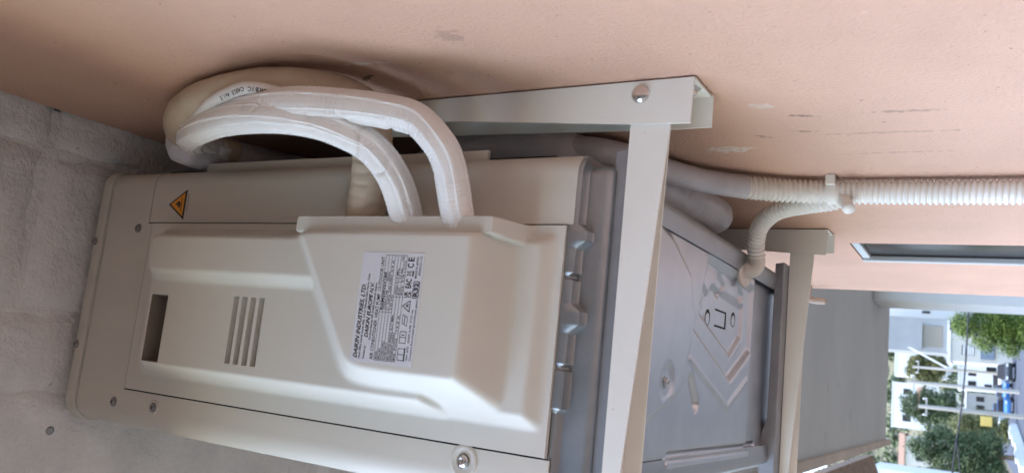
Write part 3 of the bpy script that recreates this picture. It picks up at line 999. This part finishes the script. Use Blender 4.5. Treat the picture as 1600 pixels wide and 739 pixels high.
def film_rad(s, tot, a):
    q = Vector((math.cos(a) * 1.6, math.sin(a) * 1.6, s * 18))
    k = (s / 0.021 + a / 6.283 + 0.2 * noise.noise(q)) % 1.0
    e = min(s, tot - s)
    r = 0.0210 * math.sqrt(max(0.04, 1 - max(0, 1 - e / 0.018) ** 2))
    return r + 0.0016 * noise.noise(q * 1.3) - 0.0012 * (abs(k - 0.5) * 2) ** 8


bun = MB()
tube(bun, [(-0.030, -0.022, 0.428), (-0.031, 0.004, 0.436), (-0.029, 0.060, 0.438), (-0.027, 0.150, 0.41), (-0.026, 0.185, 0.32), (-0.025, 0.130, 0.22), (-0.0235, 0.080, 0.150), (-0.0235, 0.094, 0.085),
           (-0.0235, 0.160, 0.043), (-0.0235, 0.270, 0.020), (-0.0235, 0.372, 0.006), (-0.024, 0.402, 0.010)], film_rad, 0.0028, 32)
tag(bun.build('pipe_bundle', 'film', smooth=True), 'thick pipe bundle wrapped in pale film passing behind the unit', 'pipe')
tb_ = MB()
tube(tb_, [(-0.020, 0.100, 0.075), (-0.018, 0.136, 0.027), (-0.0165, 0.217, -0.001), (-0.0155, 0.258, -0.024), (-0.015, 0.286, -0.056)], lambda s, t, a: 0.0122 + 0.0005 * noise.noise(Vector((math.cos(a), math.sin(a), s * 60))), 0.003, 24)
smooth_t = tb_


def corr(r0, amp, pitch):
    def f(s, tot, a):
        c = 0.5 + 0.5 * math.cos(2 * math.pi * s / pitch)
        return r0 + amp * (c ** 0.45) - amp * 0.35
    return f


hose = thing('drain_hose', 'white corrugated hose running straight down the pink wall', 'hose', (-0.015, 0.31, -0.3))
rel(tb_.build('smooth_sleeve', 'film', smooth=True), hose)
h1 = MB()
tube(h1, [(-0.0152, 0.283, -0.052), (-0.0148, 0.298, -0.075), (-0.0145, 0.309, -0.099), (-0.0142, 0.317, -0.133), (-0.0142, 0.322, -0.19), (-0.0142, 0.327, -0.296), (-0.0142, 0.335, -0.60), (-0.0142, 0.34, -1.4)],
     corr(0.0104, 0.0030, 0.0052), 0.00072, 20)
rel(h1.build('corrugated_tube', 'hose', smooth=True), hose)
clip = MB()
tube(clip, [(-0.0142, 0.3175, -0.1290), (-0.0142, 0.3180, -0.1375)], 0.0142, 0.002, 24)
clip.box(-0.010, -0.0005, 0.2985, 0.306, -0.1375, -0.129)
rel(clip.build('clip', 'hose', smooth=True, angle=40), hose)
plug = MB()
tube(plug, [(-0.016, 0.316, -0.141), (-0.030, 0.307, -0.149), (-0.0345, 0.304, -0.151)], lambda s, t, a: 0.0062 + 0.0014 * noise.noise(Vector((math.cos(a) * 2, math.sin(a) * 2, s * 200))), 0.002, 14)
rel(plug.build('tape_end', 'hose', smooth=True), hose)
h2 = MB()
tube(h2, [(-0.067, 0.400, -0.0412), (-0.053, 0.391, -0.0420), (-0.037, 0.375, -0.050), (-0.026, 0.350, -0.073), (-0.0235, 0.332, -0.105), (-0.0225, 0.322, -0.130), (-0.018, 0.318, -0.150)],
     corr(0.0084, 0.0027, 0.0052), 0.00072, 20, (0, 1, 0))
tag(h2.build('drain_hose', 'hose', smooth=True), 'short curved corrugated hose from the drain elbow into the wall hose', 'hose')
hk = MB()
tube(hk, [(0.0, 1.19, 0.045), (-0.025, 1.19, 0.045), (-0.030, 1.19, 0.03), (-0.030, 1.19, 0.012)], 0.0065, 0.004, 12, (0, 1, 0))
tag(hk.build('pipe_stub', 'fascia', smooth=True), 'small beige pipe stub on the far end of the pink wall', 'pipe')


# ================================================================== THE TOWN BELOW
def house(name, label, x0, x1, y0, y1, z1, wm, wins=(), roof='flat', extra=None, z0=-3.0, group='houses up the street'):
    h = thing(name, label, 'house', ((x0 + x1) / 2, y0, z0), group)
    rel(MB().box(x0, x1, y0, y1, z0, z1).build('wall', wm), h)
    if roof == 'flat':
        rel(MB().box(x0 - .12, x1 + .12, y0 - .12, y1, z1 + .003, z1 + .25).build('roof', 'white_wall'), h)
    elif roof == 'tile':
        ym = (y0 + y1) / 2
        rel(MB().prism([(y0 - .4, z1 + 0.003), (y1 + .4, z1 + 0.003), (ym, z1 + 1.5)], x0 - .4, x1 + .4, 0).build('roof', 'tile'), h)
    for (a, b, c, d) in wins:
        w = rel(MB().box(a, b, y0 - 0.05, y0 + 0.05, c, d).build('window', 'glass'), h)
        fr = MB().box(a - .08, a, y0 - .09, y0 + .02, c - .08, d + .08).box(b, b + .08, y0 - .09, y0 + .02, c - .08, d + .08).box(a, b, y0 - .09, y0 + .02, d, d + .08).box(a, b, y0 - .11, y0 + .02, c - .08, c)
        f_ = fr.build('frame', 'white_wall')
        f_.parent = w
        f_.matrix_parent_inverse = w.matrix_parent_inverse.copy()
    return h


def addp(h, mb, name, m):
    return rel(mb.build(name, m), h)


h = house('house', 'bright white tall house wall beside the grey column', 9.9, 12.6, 112, 122, 11.5, 'white_wall', [(11.0, 11.3, 6.0, 6.9)])
h = house('house', 'pale grey house with dark open porch and white sloping stair', 5.9, 9.8, 105, 111, 11.8, 'grey_wall')
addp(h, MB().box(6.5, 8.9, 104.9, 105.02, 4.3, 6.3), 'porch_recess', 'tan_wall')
addp(h, MB().box(6.2, 9.1, 104.7, 104.98, 6.35, 6.5), 'lintel', 'grey_wall')
addp(h, MB().box(6.05, 9.5, 103.2, 104.95, 3.55, 3.75), 'balcony_slab', 'white_wall')
addp(h, MB().prism([(6.2, 7.8), (6.2, 7.4), (3.9, 2.9), (3.9, 3.3)], 103.4, 103.8, 1), 'stair_parapet', 'white_wall')
h = house('house', 'cream house with a shuttered window under the bright green tree', 4.6, 7.6, 95, 101, 3.1, 'cream_wall', [(5.3, 6.3, 1.0, 2.1)])
for k in range(5):
    addp(h, MB().box(5.32, 6.28, 94.90, 94.94, 1.05 + k * .2, 1.19 + k * .2), 'shutter_slat', 'white_wall')
addp(h, MB().box(5.0, 6.4, 94.7, 94.96, -0.75, 0.45), 'garage_shutter', 'blue_grey')
house('house', 'low white house at the end of the street behind the cars', 2.6, 6.6, 132, 140, 3.2, 'white_wall', [(3.2, 3.9, 1.2, 2.2), (4.6, 5.4, 1.2, 2.2), (3.1, 3.6, -1.0, .2), (5.3, 6.0, -1.2, 0)])
house('house', 'grey house with blue windows left of the low white house', -0.6, 2.4, 136, 144, 2.4, 'grey_wall', [(0.0, .7, 0.2, 1.2), (1.2, 1.9, 0.2, 1.2), (0.2, 1.0, -2.0, -.8)])
house('house', 'white house high on the hillside with a broad parapet', -5.5, 4.5, 205, 214, 18.2, 'white_wall', [(-4, -2.6, 14.5, 16.2), (-1, .2, 14.5, 16.2), (2, 3.2, 14.5, 16.2)], z0=6)
house('house', 'small pink-roofed house half hidden on the hillside', -1.5, 3.0, 180, 188, 10.6, 'cream_wall', [(0, 1, 8.2, 9.4)], roof='tile', z0=3)
house('house', 'white hillside house behind the olive tree', 5.5, 11, 190, 198, 16.5, 'white_wall', [(6.5, 7.5, 12.5, 14), (8.5, 9.5, 12.5, 14)], z0=4)
house('house', 'cream hillside house far left above the big tree', -12, -6.5, 185, 194, 14.0, 'cream_wall', [(-11, -10, 10.5, 12), (-8.8, -7.8, 10.5, 12)], roof='tile', z0=3)

# nearer roofs at the picture's bottom edge
rt = thing('tiled_roof', 'brown tiled roof close below the ceiling edge', 'roof', (-1.6, 11, 0.6), None)
rel(MB().prism([(-3.2, 0.55), (-1.02, 1.33), (-1.02, 1.22), (-3.2, 0.44)], 9.0, 13.2, 1).build('roof_deck', 'tile'), rt)
for r_i in range(13):
    for t_i in range(4):
        yy = 9.15 + r_i * 0.32
        xx = -1.06 - t_i * 0.42
        zz = 1.35 - (t_i * 0.42 + 0.04) * 0.358
        mb = MB()
        n = 7
        ra, rb = 0.12, 0.10
        vsx = []
        for k in range(n):
            a = math.pi * k / (n - 1)
            vsx.append((xx, yy + math.cos(a) * rb, zz + math.sin(a) * 0.085 + 0.01))
        for k in range(n):
            a = math.pi * k / (n - 1)
            vsx.append((xx - 0.46, yy + math.cos(a) * ra, zz - 0.165 + math.sin(a) * 0.10 + 0.02))
        mb.add(vsx, [(k, k + 1, n + k + 1, n + k) for k in range(n - 1)] + [tuple(range(n)), tuple(range(n, 2 * n))])
        rel(mb.build('tile', 'tile'), rt)
wr = thing('flat_roof', 'white flat roof with raised edge at the bottom of the picture', 'roof', (-3.4, 30, 1.7))
rel(MB().box(-5.0, -2.25, 28, 31, 0.5, 2.9).build('slab', 'white_wall'), wr)
rel(MB().prism([(-5.0, 2.9), (-2.2, 2.9), (-2.2, 3.0), (-5.0, 3.0)], 27.9, 28.2, 1).build('parapet', 'white_wall'), wr)

# boundary wall and kerb by the road
bw = thing('boundary_wall', 'long low white wall along the left of the road', 'wall', (-3.6, 70, -3))
for k in range(10):
    f0, f1 = k / 10, (k + 0.985) / 10
    a_, b_ = (-5.2 + 4.3 * f0, 46 + 38 * f0), (-5.2 + 4.3 * f1, 46 + 38 * f1)
    rel(MB().prism([a_, b_, (b_[0] - .3, b_[1] + .02), (a_[0] - .3, a_[1] + .02)], -3.2, road_z(46 + 38 * f0) + 0.62 + 0.08 * (k % 3), 2).build('panel', 'white_wall'), bw)
st_ = thing('steps', 'pale concrete steps beside the long white wall', 'steps', (-3.0, 62, -3))
for k in range(4):
    rel(MB().box(-4.3, -3.1, 54.5 + k * 0.9, 55.38 + k * 0.9, -3.0, -2.6 + k * 0.2).build('step', 'white_wall'), st_)


def pole(x, y, z1, r, label, sign=False, lamp=False):
    p = thing('utility_pole', label, 'pole', (x, y, -3), 'utility poles along the street')
    rel(MB().lathe((x, y, -3), (0, 0, 1), [(0, r * 1.3), (z1 + 3, r)], 12).build('shaft', 'concrete', smooth=True, angle=40), p)
    rel(MB().box(x - .7, x + .7, y - .06, y + .06, z1 - .6, z1 - .48).build('crossarm', 'concrete'), p)
    for k in (-.6, 0, .6):
        rel(MB().lathe((x + k, y, z1 - .48), (0, 0, 1), [(0, .05), (.16, .06), (.2, .03)], 8).build('insulator', 'white_wall'), p)
    if sign:
        rel(MB().box(x - .95, x - .25, y - r * 1.5 - .03, y - r * 1.5, -0.55, 0.2).build('sign_plate', 'yellow', bevel=0.02), p)
    if lamp:
        mb = MB()
        tube(mb, [(x - .1, y - .1, 1.35), (x - .8, y - .1, 1.55), (x - 1.7, y - .1, 1.62)], .05, .08, 8)
        arm_ = rel(mb.build('lamp_arm', 'concrete', smooth=True), p)
        hd = MB().prism([(x - 2.3, 1.60), (x - 1.65, 1.52), (x - 1.65, 1.72), (x - 2.2, 1.72)], y - .22, y + .02, 1).build('lamp_head', 'white_wall', bevel=.02)
        hd.parent = arm_
        hd.matrix_parent_inverse = arm_.matrix_parent_inverse.copy()
    return p


pole(1.72, 80, 5.9, .15, 'plain concrete utility pole between the parked cars and the dark tree')
pole(-.25, 70, 4.3, .14, 'utility pole carrying a yellow sign and a street lamp', True, True)
pole(3.9, 100, 6.9, .13, 'thin utility pole in front of the olive tree')


def car(x, y, z, paint, label, rz=0.0, s=1.0):
    c = thing('parked_car', label, 'car', (x, y, z), 'cars parked along the street')
    c.rotation_euler.z = rz
    c.scale = (s, s, s)

    def p(mb, name, m, **k):
        o = mb.build(name, m, c, **k)
        return o
    body = [(-2.0, .30), (-2.05, .62), (-1.9, .82), (-1.1, .92), (1.55, .95), (2.0, .80), (2.05, .35), (1.9, .25), (-1.9, .25)]
    p(MB().prism(body, -.82, .82, 0), 'body', paint, bevel=.06)
    cab_ = [(-1.05, .93), (-.45, 1.42), (1.0, 1.45), (1.62, .955)]
    mb = MB()
    lo, hi = .78, .62
    mb.add([(-lo, -1.05, .90), (lo, -1.05, .90), (lo, 1.65, .92), (-lo, 1.65, .92), (-hi, -.45, 1.42), (hi, -.45, 1.42), (hi, 1.0, 1.45), (-hi, 1.0, 1.45)],
           [(0, 1, 5, 4), (1, 2, 6, 5), (2, 3, 7, 6), (3, 0, 4, 7), (4, 5, 6, 7), (0, 3, 2, 1)])
    p(mb, 'cabin', 'glass', bevel=.04)
    p(MB().box(-.60, .60, -.42, .98, 1.43, 1.475), 'roof', paint, bevel=.02)
    for sx in (-1, 1):
        for sy in (-1.25, 1.25):
            w = p(MB().lathe((sx * .80, sy, .31), (sx, 0, 0), [(-.18, .30), (0, .31), (.03, .27)], 18), 'wheel', 'rubber', smooth=True, angle=40)
            r = MB().lathe((sx * .80, sy, .31), (sx, 0, 0), [(.0, .2), (.035, .19), (.04, .08)], 14).build('rim', 'screw', w, smooth=True, angle=40)
        p(MB().box(sx * .45, sx * .75, -2.06, -2.0, .62, .76), 'headlight', 'white_car', bevel=.02)
    return c


car(0.15, 103, road_z(103), 'pale_car', 'pale blue parked car nearest the utility pole with the sign', 0.1)
car(2.0, 95, road_z(95), 'blue_car', 'deep blue parked car below the plain utility pole', 0.05, .9)
car(0.55, 91, road_z(91), 'blue_car', 'blue parked car closest to the road surface on the left', -.1, .9)
car(3.4, 108, road_z(108), 'white_car', 'white parked car under the cream house', 0.2)
car(-1.2, 108, road_z(108), 'white_car', 'white parked car on the left behind the yellow sign', 0.0)
car(3.6, 88, road_z(88), 'black_car', 'dark parked car under the bright green tree', 0.0, .95)

wpo = MB()
tube(wpo, [(9.0, 24, .05), (2.4, 25, .22), (0, 25.2, .34), (-1.4, 25.3, .50), (-2.6, 25.4, .62), (-8, 25.8, 1.3)], .022, .3, 8)
tag(wpo.build('overhead_wire', 'wire', smooth=True), 'thick black overhead wire crossing in front of the town', 'wire')
wpo = MB()
tube(wpo, [(-1.05, 25.26, .46), (-1.5, 25.3, .40), (-2.6, 25.4, .36), (-8, 25.8, .5)], .018, .2, 8)
tag(wpo.build('overhead_wire', 'wire', smooth=True), 'thinner black wire branching off at the bottom of the picture', 'wire')


def tree(name, label, x, y, z0, blobs, lm, nleaf, leaf, seed, trunk=True):
    """blobs: (dx, dz, dy, rx, rz) lobes relative to (x, y); leaves are small folded faces in clumps."""
    rng = random.Random(seed)
    t = thing(name, label, 'tree', (x, y, z0), 'trees around the street')
    tk = MB()
    top = max(b[1] for b in blobs)
    bot = min(b[1] - b[4] for b in blobs)
    tube(tk, [(x, y, z0), (x + .1, y, (z0 + bot) / 2), (x - .05, y, bot + .4), (x, y, top)], lambda s, tot, a: max(.03, .20 * (1 - s / tot * .85)), .3, 8, (1, 0, 0))
    for b in blobs:
        tube(tk, [(x, y, bot + .2), (x + b[0] * .5, y + b[2] * .5, (bot + b[1]) / 2 + .2), (x + b[0], y + b[2], b[1])], lambda s, tot, a: max(.015, .08 * (1 - s / tot * .8)), .3, 6, (1, 0, 0))
    rel(tk.build('trunk', 'bark', smooth=True), t)
    mb = MB()
    tot_v = sum(b[3] * b[3] * b[4] for b in blobs)
    for b in blobs:
        n = int(nleaf * b[3] * b[3] * b[4] / tot_v)
        clumps = []
        for _ in range(max(6, n // 28)):
            d = Vector((rng.gauss(0, 1), rng.gauss(0, 1), rng.gauss(0, 1))).normalized() * (0.45 + 0.6 * rng.random() ** .6)
            clumps.append((x + b[0] + d.x * b[3], y + b[2] + d.y * b[3], b[1] + d.z * b[4]))
        for _ in range(n):
            c = rng.choice(clumps)
            cr = 0.22 * b[3]
            p = Vector((c[0] + rng.gauss(0, cr), c[1] + rng.gauss(0, cr), c[2] + rng.gauss(0, cr * .7)))
            u = Vector((rng.gauss(0, 1), rng.gauss(0, 1), rng.gauss(0, 1))).normalized()
            v = u.orthogonal().normalized()
            l_ = leaf * (.6 + .8 * rng.random())
            mb.add([p - u * l_, p + v * l_ * .5, p + u * l_, p - v * l_ * .5], [(0, 1, 2, 3)])
    rel(mb.build('crown', lm), t)
    return t


tree('pine_tree', 'bright green pine crown against the grey column', 3.75, 45, -3.0,
     [(0.1, .75, 0, .6, .55), (-.5, -.1, .2, .55, .5), (.1, -.7, .2, .7, .6), (.4, -.3, -.1, .6, .5), (-.6, -1.1, 0, .55, .5), (.3, -1.3, .3, .7, .5), (.75, .3, .2, .45, .5), (-.1, -1.9, 0, .8, .5)], 'leaf_bright', 22000, .050, 3)
tree('leafy_tree', 'large dark leafy tree at the lower left of the street', -3.1, 67, -3.0,
     [(0, 3.6, 0, .9, 1.0), (-.8, 2.2, .2, 1.0, 1.1), (.7, 2.4, .1, .8, 1.0), (-.1, 1.0, 0, 1.1, .9), (.9, .9, .2, .6, .7), (-1.2, .3, 0, .9, .9), (.5, -.4, .1, 1.0, .8), (-1.3, -.7, .1, .9, .7)], 'leaf_dark', 18000, .09, 5)
tree('leafy_tree', 'dark green tree between the two utility poles', -.2, 90, -3.0,
     [(0, 6.0, 0, 1.1, 1.1), (-.9, 4.6, .2, .9, 1.0), (.9, 4.9, .1, .9, 1.0), (0, 3.4, 0, 1.3, 1.0), (.9, 2.9, .3, .8, .8)], 'leaf_dark', 9000, .11, 7)
tree('olive_tree', 'olive green tree below the white sloping stair', 4.6, 120, -3.0,
     [(0, 8.0, 0, 1.3, 1.2), (1.2, 6.9, .2, 1.1, 1.1), (-1.0, 6.5, .1, 1.1, 1.1), (.2, 5.4, 0, 1.4, 1.0)], 'leaf_olive', 8000, .14, 9)
tree('olive_tree', 'yellowish olive tree behind the street lamp', -1.6, 84, -3.0,
     [(0, 1.6, 0, 1.0, 1.0), (.6, .4, .2, .9, .9), (-.7, .4, 0, 1.0, .9), (0, -1.2, 0, 1.0, 1.0)], 'leaf_olive', 8000, .09, 11)
tree('leafy_tree', 'round dark bush at the far lower right of the street', 7.6, 85, -3.0,
     [(0, -1.6, 0, 1.0, .9), (-1.1, -1.9, .2, .9, .7), (1.1, -1.8, .1, 1.0, .8)], 'leaf_dark', 5000, .09, 13)

# far wood covering the hillside
rng = random.Random(21)
wood = MB()
for _ in range(420):
    x, y = rng.uniform(-60, 60), rng.uniform(150, 330)
    z = -3.6 + 62 * ss(np.array((y - 130) / 260.0)).item()
    r = rng.uniform(1.2, 3.2)
    for k in range(46):
        d = Vector((rng.gauss(0, 1), rng.gauss(0, 1), abs(rng.gauss(0, 1)))).normalized() * r * rng.uniform(.6, 1.05)
        p = Vector((x, y, z + .6)) + d
        u = Vector((rng.gauss(0, 1), rng.gauss(0, 1), rng.gauss(0, 1))).normalized()
        v = u.orthogonal().normalized()
        l_ = rng.uniform(.35, .75)
        wood.add([p - u * l_, p + v * l_ * .7, p + u * l_, p - v * l_ * .7], [(0, 1, 2, 3)])
tag(wood.build('hillside_wood', 'leaf_dark'), 'dark scrub and trees covering the hillside behind the town', 'wood', kind='stuff')
